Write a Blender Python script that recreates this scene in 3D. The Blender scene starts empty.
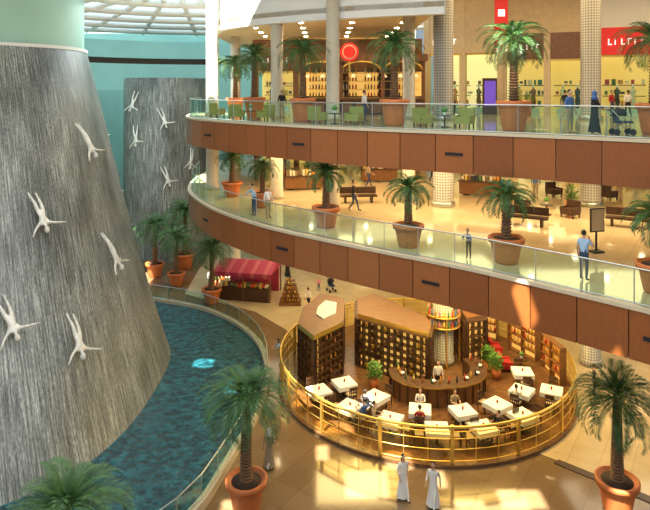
import bpy, math, random
from mathutils import Vector, Matrix
random.seed(7)
S = bpy.context.scene
COL = S.collection
try:
    S.view_settings.view_transform = 'Standard'
    S.view_settings.look = 'None'
    S.view_settings.exposure = -0.1
except Exception as e:
    print(e)

# ---------------------------------------------------------------- materials
def nodes(m):
    m.use_nodes = True
    nt = m.node_tree
    return nt, nt.nodes, nt.links, nt.nodes['Principled BSDF']

def mat(name, col, rough=0.5, metal=0.0, emis=None, es=0.0, alpha=None, var=0.0, vscale=3.0, bump=0.0, spec=None):
    m = bpy.data.materials.new(name)
    nt, N, L, B = nodes(m)
    B.inputs['Base Color'].default_value = (*col, 1)
    B.inputs['Roughness'].default_value = rough
    B.inputs['Metallic'].default_value = metal
    if spec is not None: B.inputs['Specular IOR Level'].default_value = spec
    if emis:
        B.inputs['Emission Color'].default_value = (*emis, 1)
        B.inputs['Emission Strength'].default_value = es
    if var > 0 or bump > 0:
        tc = N.new('ShaderNodeTexCoord'); no = N.new('ShaderNodeTexNoise')
        no.inputs['Scale'].default_value = vscale; no.inputs['Detail'].default_value = 5
        L.new(tc.outputs['Object'], no.inputs['Vector'])
        if var > 0:
            r = N.new('ShaderNodeValToRGB')
            r.color_ramp.elements[0].position = 0.3; r.color_ramp.elements[1].position = 0.7
            r.color_ramp.elements[0].color = (*[c*(1-var) for c in col], 1)
            r.color_ramp.elements[1].color = (*[min(1, c*(1+var)) for c in col], 1)
            L.new(no.outputs['Fac'], r.inputs['Fac']); L.new(r.outputs['Color'], B.inputs['Base Color'])
        if bump > 0:
            b = N.new('ShaderNodeBump'); b.inputs['Strength'].default_value = bump
            L.new(no.outputs['Fac'], b.inputs['Height']); L.new(b.outputs['Normal'], B.inputs['Normal'])
    return m

def glassy(name, tint, fac=0.25, rough=0.05):
    m = bpy.data.materials.new(name); m.use_nodes = True
    nt = m.node_tree; N = nt.nodes; L = nt.links; N.clear()
    o = N.new('ShaderNodeOutputMaterial'); mx = N.new('ShaderNodeMixShader')
    t = N.new('ShaderNodeBsdfTransparent'); t.inputs[0].default_value = (*tint, 1)
    g = N.new('ShaderNodeBsdfGlossy'); g.inputs['Color'].default_value = (*tint, 1)
    g.inputs['Roughness'].default_value = rough
    mx.inputs[0].default_value = fac
    L.new(t.outputs[0], mx.inputs[1]); L.new(g.outputs[0], mx.inputs[2]); L.new(mx.outputs[0], o.inputs[0])
    return m

def tiles(name, c1, c2, grout, w=1.2, rough=0.15, rot=0.6):
    m = bpy.data.materials.new(name); nt, N, L, B = nodes(m)
    tc = N.new('ShaderNodeTexCoord'); mp = N.new('ShaderNodeMapping'); mp.inputs['Rotation'].default_value = (0, 0, rot)
    br = N.new('ShaderNodeTexBrick'); br.offset = 0.0
    br.inputs['Color1'].default_value = (*c1, 1); br.inputs['Color2'].default_value = (*c2, 1)
    br.inputs['Mortar'].default_value = (*grout, 1); br.inputs['Scale'].default_value = 1.0
    br.inputs['Mortar Size'].default_value = 0.008; br.inputs['Brick Width'].default_value = w; br.inputs['Row Height'].default_value = w
    no = N.new('ShaderNodeTexNoise'); no.inputs['Scale'].default_value = 0.7; no.inputs['Detail'].default_value = 6
    mx = N.new('ShaderNodeMixRGB'); mx.blend_type = 'MULTIPLY'; mx.inputs[0].default_value = 0.35
    L.new(tc.outputs['Object'], mp.inputs[0]); L.new(mp.outputs[0], br.inputs['Vector']); L.new(tc.outputs['Object'], no.inputs['Vector'])
    L.new(br.outputs['Color'], mx.inputs[1]); L.new(no.outputs['Fac'], mx.inputs[2]); L.new(mx.outputs[0], B.inputs['Base Color'])
    B.inputs['Roughness'].default_value = rough
    return m

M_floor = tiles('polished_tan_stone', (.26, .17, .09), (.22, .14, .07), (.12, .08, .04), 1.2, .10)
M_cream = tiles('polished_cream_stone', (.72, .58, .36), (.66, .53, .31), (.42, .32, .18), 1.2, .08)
M_white = mat('white_plaster', (.82, .82, .79), .6)
M_nosing = mat('cream_nosing', (.58, .50, .36), .5)
M_creamwall = mat('cream_wall', (.66, .52, .32), .6, var=.08)
M_green = mat('pale_green_plaster', (.36, .60, .50), .5, var=.05, vscale=.3)
M_turq = mat('turquoise_plaster', (.42, .72, .65), .5, var=.06, vscale=.3)
M_colcream = mat('cream_column_stone', (.60, .54, .42), .4, var=.06)
M_steel = mat('brushed_steel', (.50, .54, .52), .3, 1)
M_silver = mat('silver_sculpture', (.78, .76, .70), .45, .15, var=.2, vscale=6)
M_glass = glassy('balustrade_glass', (.70, .93, .86), .07)
M_gold = mat('polished_gold_brass', (.80, .54, .12), .30, .8)
M_goldmesh = glassy('gold_tinted_glass', (.98, .88, .52), .05, .2)
M_dwood = mat('dark_walnut', (.06, .027, .012), .4, var=.3, vscale=6)
M_mwood = mat('brown_wood_veneer', (.20, .085, .028), .35, var=.25, vscale=5)
M_roofbrown = mat('brown_roof_panel', (.14, .075, .042), .5, var=.15)
M_terra = mat('terracotta', (.56, .16, .04), .55, var=.12, vscale=4)
M_soil = mat('soil', (.05, .03, .02), .9)
M_trunk = mat('palm_trunk', (.20, .11, .055), .9, var=.4, vscale=14, bump=.6)
M_leaf = mat('palm_leaf', (.05, .13, .035), .5, var=.5, vscale=5)
M_leaf2 = mat('shrub_leaf', (.08, .21, .03), .5, var=.5, vscale=9)
M_cloth = mat('white_tablecloth', (.82, .81, .76), .8)
M_red = mat('red_upholstery', (.42, .02, .02), .6)
M_magenta = mat('magenta_awning_fabric', (.38, .03, .08), .7)
M_pinkst = mat('pink_awning_stripe', (.48, .10, .13), .7)
M_skin = mat('skin', (.55, .33, .22), .6)
M_hair = mat('dark_hair', (.02, .014, .01), .6)
M_black = mat('black_cloth', (.012, .012, .015), .8)
M_wcloth = mat('white_cloth', (.80, .77, .72), .8)
M_blue = mat('blue_shirt', (.06, .14, .36), .7)
M_lblue = mat('light_blue_shirt', (.35, .5, .72), .7)
M_denim = mat('denim', (.03, .05, .12), .8)
M_khaki = mat('khaki_cloth', (.35, .27, .17), .8)
M_pink = mat('pink_cloth', (.65, .2, .3), .8)
M_olive = mat('olive_upholstery', (.35, .32, .08), .7)
M_lip = mat('lips', (.4, .1, .09), .6)
M_warmglow = mat('warm_light_panel', (1, .8, .5), .5, emis=(1, .70, .32), es=1.0)
M_amber = mat('amber_backlight', (.7, .45, .15), .5, emis=(1, .55, .12), es=.75)
M_lamp = mat('downlight_lens', (1, 1, 1), .5, emis=(1, .82, .5), es=40)
M_redglow = mat('red_shop_wall', (.65, .02, .02), .5, emis=(1, .03, .02), es=.25)
M_signw = mat('white_sign_letter', (1, 1, 1), .5, emis=(1, .95, .9), es=1)
M_purple = mat('purple_screen', (.2, .1, .8), .3, emis=(.15, .12, .8), es=.3)
M_sky = mat('skylight_glazing', (.7, .85, .95), .3, emis=(.70, .90, 1), es=1.3)
GOODS = [mat('goods_%d' % i, c, .5) for i, c in enumerate([(.5, .05, .03), (.75, .5, .1), (.25, .16, .08), (.8, .7, .5), (.08, .2, .08), (.3, .12, .05), (.7, .3, .05), (.05, .05, .06)])]

# waterfall
def waterfall_mat():
    m = bpy.data.materials.new('waterfall_streaks'); nt, N, L, B = nodes(m)
    tc = N.new('ShaderNodeTexCoord')
    def noise(sx, sy, det, rough=.6):
        mp = N.new('ShaderNodeMapping'); mp.inputs['Scale'].default_value = (sx, sy, 1)
        n = N.new('ShaderNodeTexNoise'); n.inputs['Scale'].default_value = 1.0; n.inputs['Detail'].default_value = det; n.inputs['Roughness'].default_value = rough
        L.new(tc.outputs['UV'], mp.inputs[0]); L.new(mp.outputs[0], n.inputs['Vector']); return n
    n1 = noise(11, .55, 6, .7); n3 = noise(20, 6, 3, .6); n2 = noise(.25, .14, 3)
    ad = N.new('ShaderNodeMixRGB'); ad.inputs[0].default_value = .30
    L.new(n1.outputs['Fac'], ad.inputs[1]); L.new(n3.outputs['Fac'], ad.inputs[2])
    r = N.new('ShaderNodeValToRGB'); e = r.color_ramp.elements
    e[0].position = .38; e[0].color = (.05, .056, .054, 1); e[1].position = .63; e[1].color = (.60, .63, .59, 1)
    r.color_ramp.elements.new(.5).color = (.22, .235, .22, 1)
    r2 = N.new('ShaderNodeValToRGB'); r2.color_ramp.elements[0].position = .38; r2.color_ramp.elements[0].color = (.50, .51, .51, 1); r2.color_ramp.elements[1].position = .58
    mx = N.new('ShaderNodeMixRGB'); mx.blend_type = 'MULTIPLY'; mx.inputs[0].default_value = 1
    L.new(ad.outputs[0], r.inputs['Fac']); L.new(n2.outputs['Fac'], r2.inputs['Fac'])
    L.new(r.outputs['Color'], mx.inputs[1]); L.new(r2.outputs['Color'], mx.inputs[2]); L.new(mx.outputs[0], B.inputs['Base Color'])
    B.inputs['Roughness'].default_value = .35
    b = N.new('ShaderNodeBump'); b.inputs['Strength'].default_value = .35; b.inputs['Distance'].default_value = .08
    L.new(ad.outputs[0], b.inputs['Height']); L.new(b.outputs['Normal'], B.inputs['Normal'])
    return m
M_fall = waterfall_mat()

def water_mat():
    m = bpy.data.materials.new('pool_water'); nt, N, L, B = nodes(m)
    tc = N.new('ShaderNodeTexCoord')
    n1 = N.new('ShaderNodeTexNoise'); n1.inputs['Scale'].default_value = 3.2; n1.inputs['Detail'].default_value = 5
    L.new(tc.outputs['Object'], n1.inputs['Vector'])
    r = N.new('ShaderNodeValToRGB'); e = r.color_ramp.elements
    e[0].position = .38; e[0].color = (.003, .035, .05, 1); e[1].position = .72; e[1].color = (.02, .15, .19, 1)
    L.new(n1.outputs['Fac'], r.inputs['Fac']); L.new(r.outputs['Color'], B.inputs['Base Color'])
    B.inputs['Roughness'].default_value = .05; B.inputs['Specular IOR Level'].default_value = .35
    b = N.new('ShaderNodeBump'); b.inputs['Strength'].default_value = 1.0; b.inputs['Distance'].default_value = .22
    L.new(n1.outputs['Fac'], b.inputs['Height']); L.new(b.outputs['Normal'], B.inputs['Normal'])
    return m
M_water = water_mat()

def fascia_mat():
    m = bpy.data.materials.new('fascia_wood_panel'); nt, N, L, B = nodes(m)
    tc = N.new('ShaderNodeTexCoord'); sp = N.new('ShaderNodeSeparateXYZ'); fl = N.new('ShaderNodeMath'); fl.operation = 'FLOOR'
    wn = N.new('ShaderNodeTexWhiteNoise'); wn.noise_dimensions = '1D'
    L.new(tc.outputs['UV'], sp.inputs[0]); L.new(sp.outputs['X'], fl.inputs[0]); L.new(fl.outputs[0], wn.inputs['W'])
    r = N.new('ShaderNodeValToRGB'); r.color_ramp.elements[0].color = (.29, .085, .018, 1); r.color_ramp.elements[1].color = (.40, .13, .03, 1)
    L.new(wn.outputs['Value'], r.inputs['Fac'])
    mp = N.new('ShaderNodeMapping'); mp.inputs['Scale'].default_value = (14, 1.2, 1)
    n = N.new('ShaderNodeTexNoise'); n.inputs['Scale'].default_value = 2; n.inputs['Detail'].default_value = 6
    L.new(tc.outputs['UV'], mp.inputs[0]); L.new(mp.outputs[0], n.inputs['Vector'])
    mx = N.new('ShaderNodeMixRGB'); mx.blend_type = 'MULTIPLY'; mx.inputs[0].default_value = .4
    L.new(r.outputs['Color'], mx.inputs[1]); L.new(n.outputs['Fac'], mx.inputs[2]); L.new(mx.outputs[0], B.inputs['Base Color'])
    B.inputs['Roughness'].default_value = .4
    return m
M_fascia = fascia_mat()

def pattern_mat():
    m = bpy.data.materials.new('patterned_column_cladding'); nt, N, L, B = nodes(m)
    tc = N.new('ShaderNodeTexCoord'); mp = N.new('ShaderNodeMapping'); mp.inputs['Rotation'].default_value = (0, 0, math.pi/4)
    ch = N.new('ShaderNodeTexChecker'); ch.inputs['Scale'].default_value = 9
    ch.inputs['Color1'].default_value = (.44, .42, .37, 1); ch.inputs['Color2'].default_value = (.20, .19, .17, 1)
    L.new(tc.outputs['UV'], mp.inputs[0]); L.new(mp.outputs[0], ch.inputs['Vector']); L.new(ch.outputs['Color'], B.inputs['Base Color'])
    B.inputs['Roughness'].default_value = .35
    return m
M_pattern = pattern_mat()

# ---------------------------------------------------------------- mesh builder
class MB:
    def __init__(s):
        s.v = []; s.f = []; s.m = []; s.u = []; s.sm = []; s.mats = []; s.M = Matrix.Identity(4)
    def mi(s, m):
        if m not in s.mats: s.mats.append(m)
        return s.mats.index(m)
    def vert(s, p):
        s.v.append(tuple(s.M @ Vector(p))); return len(s.v)-1
    def face(s, idx, m, uv=None, smooth=False):
        s.f.append(tuple(idx)); s.m.append(s.mi(m)); s.u.append(uv); s.sm.append(smooth)
    def quad(s, pts, m, uv=None):
        s.face([s.vert(p) for p in pts], m, uv)
    def box(s, c, size, m, rz=0.0):
        cx, cy, cz = c; hx, hy, hz = [a/2 for a in size]; co, si = math.cos(rz), math.sin(rz)
        i = []
        for z in (-hz, hz):
            for x, y in ((-hx, -hy), (hx, -hy), (hx, hy), (-hx, hy)):
                i.append(s.vert((cx+x*co-y*si, cy+x*si+y*co, cz+z)))
        for q in ((3, 2, 1, 0), (4, 5, 6, 7), (0, 1, 5, 4), (1, 2, 6, 5), (2, 3, 7, 6), (3, 0, 4, 7)):
            s.face([i[k] for k in q], m)
    def lathe(s, prof, m, c=(0, 0, 0), n=20, smooth=True, a0=0, a1=2*math.pi, sx=1, sy=1):
        full = abs(a1-a0-2*math.pi) < 1e-4
        cols = n if full else n+1
        R = []
        for (r, z) in prof:
            R.append([s.vert((c[0]+r*sx*math.cos(a0+(a1-a0)*k/n), c[1]+r*sy*math.sin(a0+(a1-a0)*k/n), c[2]+z)) for k in range(cols)])
        for j in range(len(prof)-1):
            rr = max(prof[j][0], prof[j+1][0])
            for k in range(n):
                k2 = (k+1) % cols
                u0 = k/n*2*math.pi*rr; u1 = (k+1)/n*2*math.pi*rr
                s.face([R[j][k], R[j][k2], R[j+1][k2], R[j+1][k]], m, [(u0, prof[j][1]), (u1, prof[j][1]), (u1, prof[j+1][1]), (u0, prof[j+1][1])], smooth)
        if full:
            if prof[-1][0] > 1e-3: s.face(R[-1], m)
            if prof[0][0] > 1e-3: s.face(R[0][::-1], m)
    def sphere(s, c, r, m, n=10, h=7):
        rx, ry, rz = r if isinstance(r, tuple) else (r, r, r)
        prof = [(math.sin(math.pi*j/h), -math.cos(math.pi*j/h)*rz) for j in range(h+1)]
        s.lathe([(max(a, 1e-4), b) for a, b in prof], m, c, n, True, sx=rx, sy=ry)
    def tube(s, pts, rad, m, n=6, closed=False):
        pts = [Vector(p) for p in pts]; R = []; N = len(pts)
        for i, p in enumerate(pts):
            a = pts[(i-1) % N] if (closed or i > 0) else p
            b = pts[(i+1) % N] if (closed or i < N-1) else p
            d = (b-a).normalized() if (b-a).length > 1e-6 else Vector((0, 0, 1))
            up = Vector((0, 0, 1)) if abs(d.z) < .9 else Vector((1, 0, 0))
            x = d.cross(up).normalized(); y = x.cross(d)
            r = rad[i] if isinstance(rad, (list, tuple)) else rad
            R.append([s.vert(p+x*r*math.cos(2*math.pi*k/n)+y*r*math.sin(2*math.pi*k/n)) for k in range(n)])
        for i in range(N if closed else N-1):
            j = (i+1) % N
            for k in range(n):
                s.face([R[i][k], R[i][(k+1) % n], R[j][(k+1) % n], R[j][k]], m, None, True)
        if not closed:
            s.face(R[0][::-1], m); s.face(R[-1], m)
    def prism(s, poly, z0, z1, m, mside=None):
        a = [s.vert((p[0], p[1], z0)) for p in poly]; b = [s.vert((p[0], p[1], z1)) for p in poly]
        area = sum(poly[i][0]*poly[(i+1) % len(poly)][1]-poly[(i+1) % len(poly)][0]*poly[i][1] for i in range(len(poly)))
        if area < 0: a = a[::-1]; b = b[::-1]
        s.face(b, m); s.face(a[::-1], mside or m)
        n = len(a)
        for i in range(n):
            j = (i+1) % n
            s.face([a[i], a[j], b[j], b[i]], mside or m)
    def ribbon(s, pts, z0, z1, m, smooth=True, closed=False):
        a = [s.vert((p[0], p[1], z0)) for p in pts]; b = [s.vert((p[0], p[1], z1)) for p in pts]
        L = 0; n = len(pts)
        for i in range(n if closed else n-1):
            j = (i+1) % n
            d = math.dist(pts[i][:2], pts[j][:2])
            s.face([a[i], a[j], b[j], b[i]], m, [(L, z0), (L+d, z0), (L+d, z1), (L, z1)], smooth); L += d
    def addmesh(s, me, fm, smooth=True):
        o = len(s.v)
        for v in me.vertices: s.v.append(tuple(s.M @ v.co))
        for p in me.polygons:
            c = p.center
            s.face([o+i for i in p.vertices], fm(c), None, smooth)
    def mesh(s, name):
        me = bpy.data.meshes.new(name); me.from_pydata(s.v, [], s.f)
        for m in s.mats: me.materials.append(m)
        me.polygons.foreach_set('material_index', s.m)
        me.polygons.foreach_set('use_smooth', s.sm)
        if any(u for u in s.u):
            ul = me.uv_layers.new(name='UVMap'); k = 0
            for fi, f in enumerate(s.f):
                u = s.u[fi]
                for j in range(len(f)):
                    ul.data[k].uv = u[j] if u else (0, 0)
                    k += 1
        me.update()
        return me
    def build(s, name, loc=(0, 0, 0), rz=0):
        return put(name, s.mesh(name), loc, rz)

def put(name, me, loc=(0, 0, 0), rz=0, sc=1):
    o = bpy.data.objects.new(name, me); COL.objects.link(o)
    o.location = loc; o.rotation_euler = (0, 0, rz); o.scale = (sc, sc, sc)
    return o

def cr(P, n=6):
    out = []
    Q = [tuple(2*a-b for a, b in zip(P[0], P[1]))]+list(P)+[tuple(2*a-b for a, b in zip(P[-1], P[-2]))]
    for i in range(1, len(Q)-2):
        for k in range(n):
            t = k/n
            out.append(tuple(.5*((2*Q[i][j])+(-Q[i-1][j]+Q[i+1][j])*t+(2*Q[i-1][j]-5*Q[i][j]+4*Q[i+1][j]-Q[i+2][j])*t*t+(-Q[i-1][j]+3*Q[i][j]-3*Q[i+1][j]+Q[i+2][j])*t**3) for j in range(len(P[0]))))
    out.append(tuple(P[-1]))
    return out

def resample(pts, step):
    out = [pts[0]]; acc = 0
    for a, b in zip(pts[:-1], pts[1:]):
        d = math.dist(a, b); pos = 0
        while acc+(d-pos) >= step:
            pos += step-acc; t = pos/d
            out.append(tuple(x+(y-x)*t for x, y in zip(a, b))); acc = 0
        acc += d-pos
    return out

def offset(pts, d):
    out = []
    for i, p in enumerate(pts):
        a = pts[max(i-1, 0)]; b = pts[min(i+1, len(pts)-1)]
        t = Vector((b[0]-a[0], b[1]-a[1])).normalized()
        out.append((p[0]+t.y*d, p[1]-t.x*d))
    return out

# ---------------------------------------------------------------- shell
Z2, Z3 = 9.25, 14.25
E3 = cr([(-9.8, 47), (-9.4, 41.5), (-8.2, 37.6), (-5.7, 34.2), (-2.86, 31.2), (.24, 28.5), (3.3, 26.4), (6.36, 24.6), (9.26, 22.7), (11.4, 21.1), (13.8, 19), (16.5, 16)])
E2 = cr([(-9.9, 47), (-9.4, 42), (-8.3, 38.4), (-6.2, 34.2), (-3.05, 30.1), (.35, 27), (2.95, 24.9), (5.6, 22.8), (8.1, 20.4), (10.0, 18.5), (12, 16.3), (14.5, 13)])
for nm, E, z, th in (('floor_level_three', E3, Z3, 1.72), ('floor_level_two', E2, Z2, 1.66)):
    b = MB(); poly = list(E)+[(34, E[-1][1]), (34, 70), (-9.9, 70)]
    b.prism(poly, z-th, z, M_cream, M_creamwall); b.build(nm)
    b = MB(); P = resample(offset(E, .05), 1.62); Po = offset(P, .10)
    for i in range(len(P)-1):
        def L(a, c, t): return (a[0]+(c[0]-a[0])*t, a[1]+(c[1]-a[1])*t)
        g = .012
        a0, a1 = L(P[i], P[i+1], g), L(P[i], P[i+1], 1-g); o0, o1 = L(Po[i], Po[i+1], g), L(Po[i], Po[i+1], 1-g)
        z0, z1 = z-th+.0, z-.12
        uv = [(i+.02, z0), (i+.98, z0), (i+.98, z1), (i+.02, z1)]
        b.quad([(*o0, z0), (*o1, z0), (*o1, z1), (*o0, z1)], M_fascia, uv)
        b.quad([(*o0, z1), (*o1, z1), (*a1, z1), (*a0, z1)], M_fascia, uv)
        b.quad([(*a0, z0), (*a1, z0), (*o1, z0), (*o0, z0)], M_fascia, uv)
        b.quad([(*a0, z0), (*o0, z0), (*o0, z1), (*a0, z1)], M_fascia, uv)
        b.quad([(*o1, z0), (*a1, z0), (*a1, z1), (*o1, z1)], M_fascia, uv)
        if i % 5 == 2:
            mid = L(o0, o1, .5); ang = math.atan2(o1[1]-o0[1], o1[0]-o0[0])
            b.box((mid[0], mid[1], (z0+z1)/2), (.75, .1, .12), M_black, ang)
    o = offset(E, .2); i_ = offset(E, -.02)
    za, zb = z-.10, z+.02
    b.ribbon(o, za, zb, M_nosing)
    for k in range(len(E)-1):
        b.quad([(*o[k], zb), (*o[k+1], zb), (*i_[k+1], zb), (*i_[k], zb)], M_nosing)
        b.quad([(*o[k], za), (*i_[k], za), (*i_[k+1], za), (*o[k+1], za)], M_nosing)
    b.build('balcony_fascia')

def railing(name, pts, z, h, step=1.62):
    b = MB(); P = resample(pts, step)
    b.ribbon(P, z+.06, z+h-.05, M_glass, False)
    b.tube([(p[0], p[1], z+h) for p in P], .03, M_steel, 6)
    b.tube([(p[0], p[1], z+.05) for p in P], .03, M_steel, 4)
    for p in P: b.box((p[0], p[1], z+h/2), (.03, .03, h), M_steel)
    b.build(name)
railing('glass_railing', offset(E3, -.08), Z3, 1.15)
railing('glass_railing', offset(E2, -.08), Z2, 1.15)

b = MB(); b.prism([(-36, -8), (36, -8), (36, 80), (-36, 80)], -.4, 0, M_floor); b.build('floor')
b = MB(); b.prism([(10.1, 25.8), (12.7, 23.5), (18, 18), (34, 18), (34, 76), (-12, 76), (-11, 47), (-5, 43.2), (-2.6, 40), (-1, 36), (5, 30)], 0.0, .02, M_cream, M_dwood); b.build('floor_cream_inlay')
b = MB(); b.prism([(9.8, 25.7), (12.5, 23.3), (17.8, 17.8), (18.1, 18.0), (12.8, 23.6), (10.1, 25.95)], .0, .03, M_dwood); b.build('trim_floor_border')

# pool
PC = cr([(-14.5, 45.6), (-11.9, 44.6), (-9.0, 43.2), (-6.3, 40.7), (-4.4, 37.6), (-3.5, 34.5), (-3.3, 31.5), (-3.6, 28.7), (-4.0, 26.8), (-4.4, 24.9), (-5.0, 22.6), (-6.4, 20.3), (-8.8, 18.9), (-12, 18.3), (-20, 18)])
b = MB(); b.prism(list(offset(PC, -.01))+[(-22, 18), (-22, 46), (-15, 46)], 0.0, .16, M_water); b.build('pool_water')
b = MB(); o = offset(PC, -.28)
for k in range(len(PC)-1):
    b.quad([(*PC[k], .38), (*PC[k+1], .38), (*o[k+1], .38), (*o[k], .38)], M_nosing)
b.ribbon(PC, 0, .38, M_nosing); b.ribbon(o, 0, .38, M_nosing); b.build('pool_curb')
railing('pool_glass_railing', offset(PC, -.15), .38, .95, 1.5)

# waterfalls
B1 = cr([(-14, 42), (-10.8, 39), (-9.2, 36), (-8.9, 31.5), (-9.3, 27.4), (-10.5, 24.5), (-12.8, 22.4), (-16, 21), (-20, 20.5)], 10)
T1 = cr([(-20, 45.5), (-17.3, 43), (-16.2, 40.5), (-15.9, 38), (-16.5, 35.8), (-18, 33.9), (-20, 32.8), (-23, 32.3), (-27, 32)], 10)
HZ = 18.7
def fallpt(t, z, B=B1, T=T1, H=HZ):
    i = min(int(t*10), len(B)-2); fr = t*10-i
    f = max(0, z/H); g = f + .08*math.sin(math.pi*f)*(1-f)
    bx = [B[i][k]*(1-fr)+B[i+1][k]*fr for k in (0, 1)]; tx = [T[i][k]*(1-fr)+T[i+1][k]*fr for k in (0, 1)]
    return Vector((bx[0]+(tx[0]-bx[0])*g, bx[1]+(tx[1]-bx[1])*g, z))
def fall(name, B, T, H):
    b = MB(); n = len(B); R = []
    NZ = 20
    for j in range(NZ+1):
        R.append([b.vert(fallpt(i/10-(1e-6 if i == n-1 else 0), .02+(H-.02)*j/NZ, B, T, H)) for i in range(n)])
    L = [0]
    for i in range(1, n): L.append(L[-1]+math.dist(B[i], B[i-1]))
    for j in range(NZ):
        for i in range(n-1):
            v0, v1 = H*j/NZ, H*(j+1)/NZ
            b.face([R[j][i+1], R[j][i], R[j+1][i], R[j+1][i+1]], M_fall, [(L[i+1], v0), (L[i], v0), (L[i], v1), (L[i+1], v1)], True)
    b.build(name)
fall('waterfall_wall', B1, T1, HZ)
B2 = cr([(-20, 63), (-19.5, 58), (-16.5, 55.8), (-13.8, 56.5), (-11.9, 60), (-11.6, 65)], 10)
T2 = cr([(-20.6, 66), (-20.3, 60.5), (-17.3, 58.7), (-14.4, 59.5), (-12.6, 62), (-12.2, 67)], 10)
fall('waterfall_wall', B2, T2, 17.2)
# upper drum
b = MB()
D = [(p[0]-.15, p[1]) for p in T1]
b.ribbon(D, 18.55, 24, M_green); b.ribbon([(p[0]+.12, p[1]-.05) for p in T1], 18.5, 18.7, M_white); b.build('wall_drum')
b = MB()
arc = [(-14+16*math.cos(a), 62+14*math.sin(a)) for a in [math.radians(200-k*6) for k in range(34)]]
b.ribbon(arc, 0, 19.2, M_turq); b.ribbon([(p[0], p[1]) for p in arc], 19.9, 22, M_turq)
b.ribbon([(-14+16.6*math.cos(a), 62+14.6*math.sin(a)) for a in [math.radians(200-k*6) for k in range(34)]], 19, 20.1, M_dwood)
b.build('wall_back_drum')
b = MB(); b.box((-24, 64, 8), (.4, 30, 16), M_turq); b.box((-12, 79.5, 12), (48, .4, 24), M_turq); b.build('wall_far')

# skylight
b = MB()
for r in (9, 15, 21, 27, 33):
    pts = [(-10+r*math.cos(a), 40+r*math.sin(a), 23.0) for a in [math.radians(20+k*5) for k in range(29)]]
    b.tube(pts, .38, M_white, 4)
for k in range(15):
    a = math.radians(20+k*10)
    b.tube([(-10+7*math.cos(a), 40+7*math.sin(a), 23.1), (-10+38*math.cos(a), 40+38*math.sin(a), 23.1)], .25, M_white, 4)
b.build('skylight_frame')
b = MB(); b.box((-14, 60, 24.05), (44, 38, .1), M_sky); b.build('skylight_glazing')
# unseen roof added over the atrium, holes placed to cast sun patches
HOLES = [(-5.6, 12.1, 1.0, .9), (-4.0, 13.6, .5, .5), (-6.7, 16.1, .9, .7), (-5.0, 17.4, .5, .7), (-7.4, 14.4, .5, .5), (.5, 11.6, 1.0, .6), (-1.4, 11.0, .7, .5), (2.2, 13.2, .5, .5), (-2.6, 12.6, .5, .6), (-8.2, 18.8, .6, .8), (6.0, 22.0, .9, 1.2), (-12, 20, .5, 1.1), (-14.5, 22.5, .6, .6), (-10.8, 10.5, .5, .8), (3.8, 10.0, .8, .6)]
b = MB(); cs = .6
ix = int(44/cs); iy = int(42/cs)
for j in range(iy):
    y = -6+(j+.5)*cs; run = None
    for i in range(ix+1):
        x = -22+(i+.5)*cs
        solid = i < ix and not any(abs(x-h[0]) < h[2] and abs(y-h[1]) < h[3] for h in HOLES)
        if solid and run is None: run = x-cs/2
        if not solid and run is not None:
            b.box(((run+x-cs/2)/2, y, 25), (x-cs/2-run, cs, .3), M_white); run = None
b.build('sun_patch_roof')

# white ring fascia and lower ceiling of level three
RF = cr([(-9.2, 48), (-7.4, 41.5), (-4.2, 37.8), (0, 35), (3.2, 33.4), (6.4, 32.2)])
b = MB(); b.ribbon(RF, 20.1, 24.0, M_white); b.ribbon(offset(RF, -.5), 20.1, 24.0, M_white)
oo = offset(RF, -.5)
for k in range(len(RF)-1): b.quad([(*RF[k], 20.1), (*oo[k], 20.1), (*oo[k+1], 20.1), (*RF[k+1], 20.1)], M_white)
b.build('trim_ceiling_ring')
b = MB(); b.prism(list(RF)+[(7, 62), (-9.2, 62)], 20.5, 20.8, M_creamwall)
for i in range(4):
    for j in range(4):
        b.lathe([(.16, 0), (.16, .03)], M_lamp, (-5+i*3.4, 40+j*3.4, 20.46), 10)
b.build('ceiling_level_three')
b = MB(); b.prism([(7, 30), (34, 24), (34, 62), (7, 62)], 23.2, 23.5, M_creamwall); b.build('ceiling_upper')
# downlights below the slabs
for nm, zc, pl in (('recessed_downlights', Z3-1.74, [(x, y) for x in (-5, -1, 3, 7, 11, 15, 19) for y in (28, 32, 36, 40, 44)]), ('recessed_downlights', Z2-1.70, [(x, y) for x in (-3, 2, 7, 12, 17) for y in (28, 33, 38, 43, 48)])):
    b = MB()
    for x, y in pl:
        if y > 37.5-1.05*(x+5)*.9: b.lathe([(.15, -.02), (.15, .03)], M_lamp, (x, y, zc), 10)
    b.build(nm)

# columns
def column(x, y, r, m, z0=0.0, z1=23.2):
    b = MB()
    b.lathe([(r*1.15, z0+.02), (r*1.15, z0+.35), (r, z0+.4), (r, z1)], m, (0, 0, 0), 28)
    for z in (Z2, Z3): b.lathe([(r*1.18, z), (r*1.18, z+.25), (r*1.001, z+.3)], M_steel if m is M_pattern else m, (0, 0, 0), 28)
    b.build('column', (x, y, 0))
column(6.9, 35, .58, M_pattern, .13); column(15.5, 35, .56, M_pattern)
column(-7.7, 41, .42, M_colcream, Z2); column(-7.6, 51, .42, M_colcream); column(-3.0, 37.4, .38, M_colcream, Z2)
column(.44, 34.4, .38, M_colcream, Z2); column(5.1, 36.5, .38, M_colcream, Z2); column(22, 35, .6, M_pattern)

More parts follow.
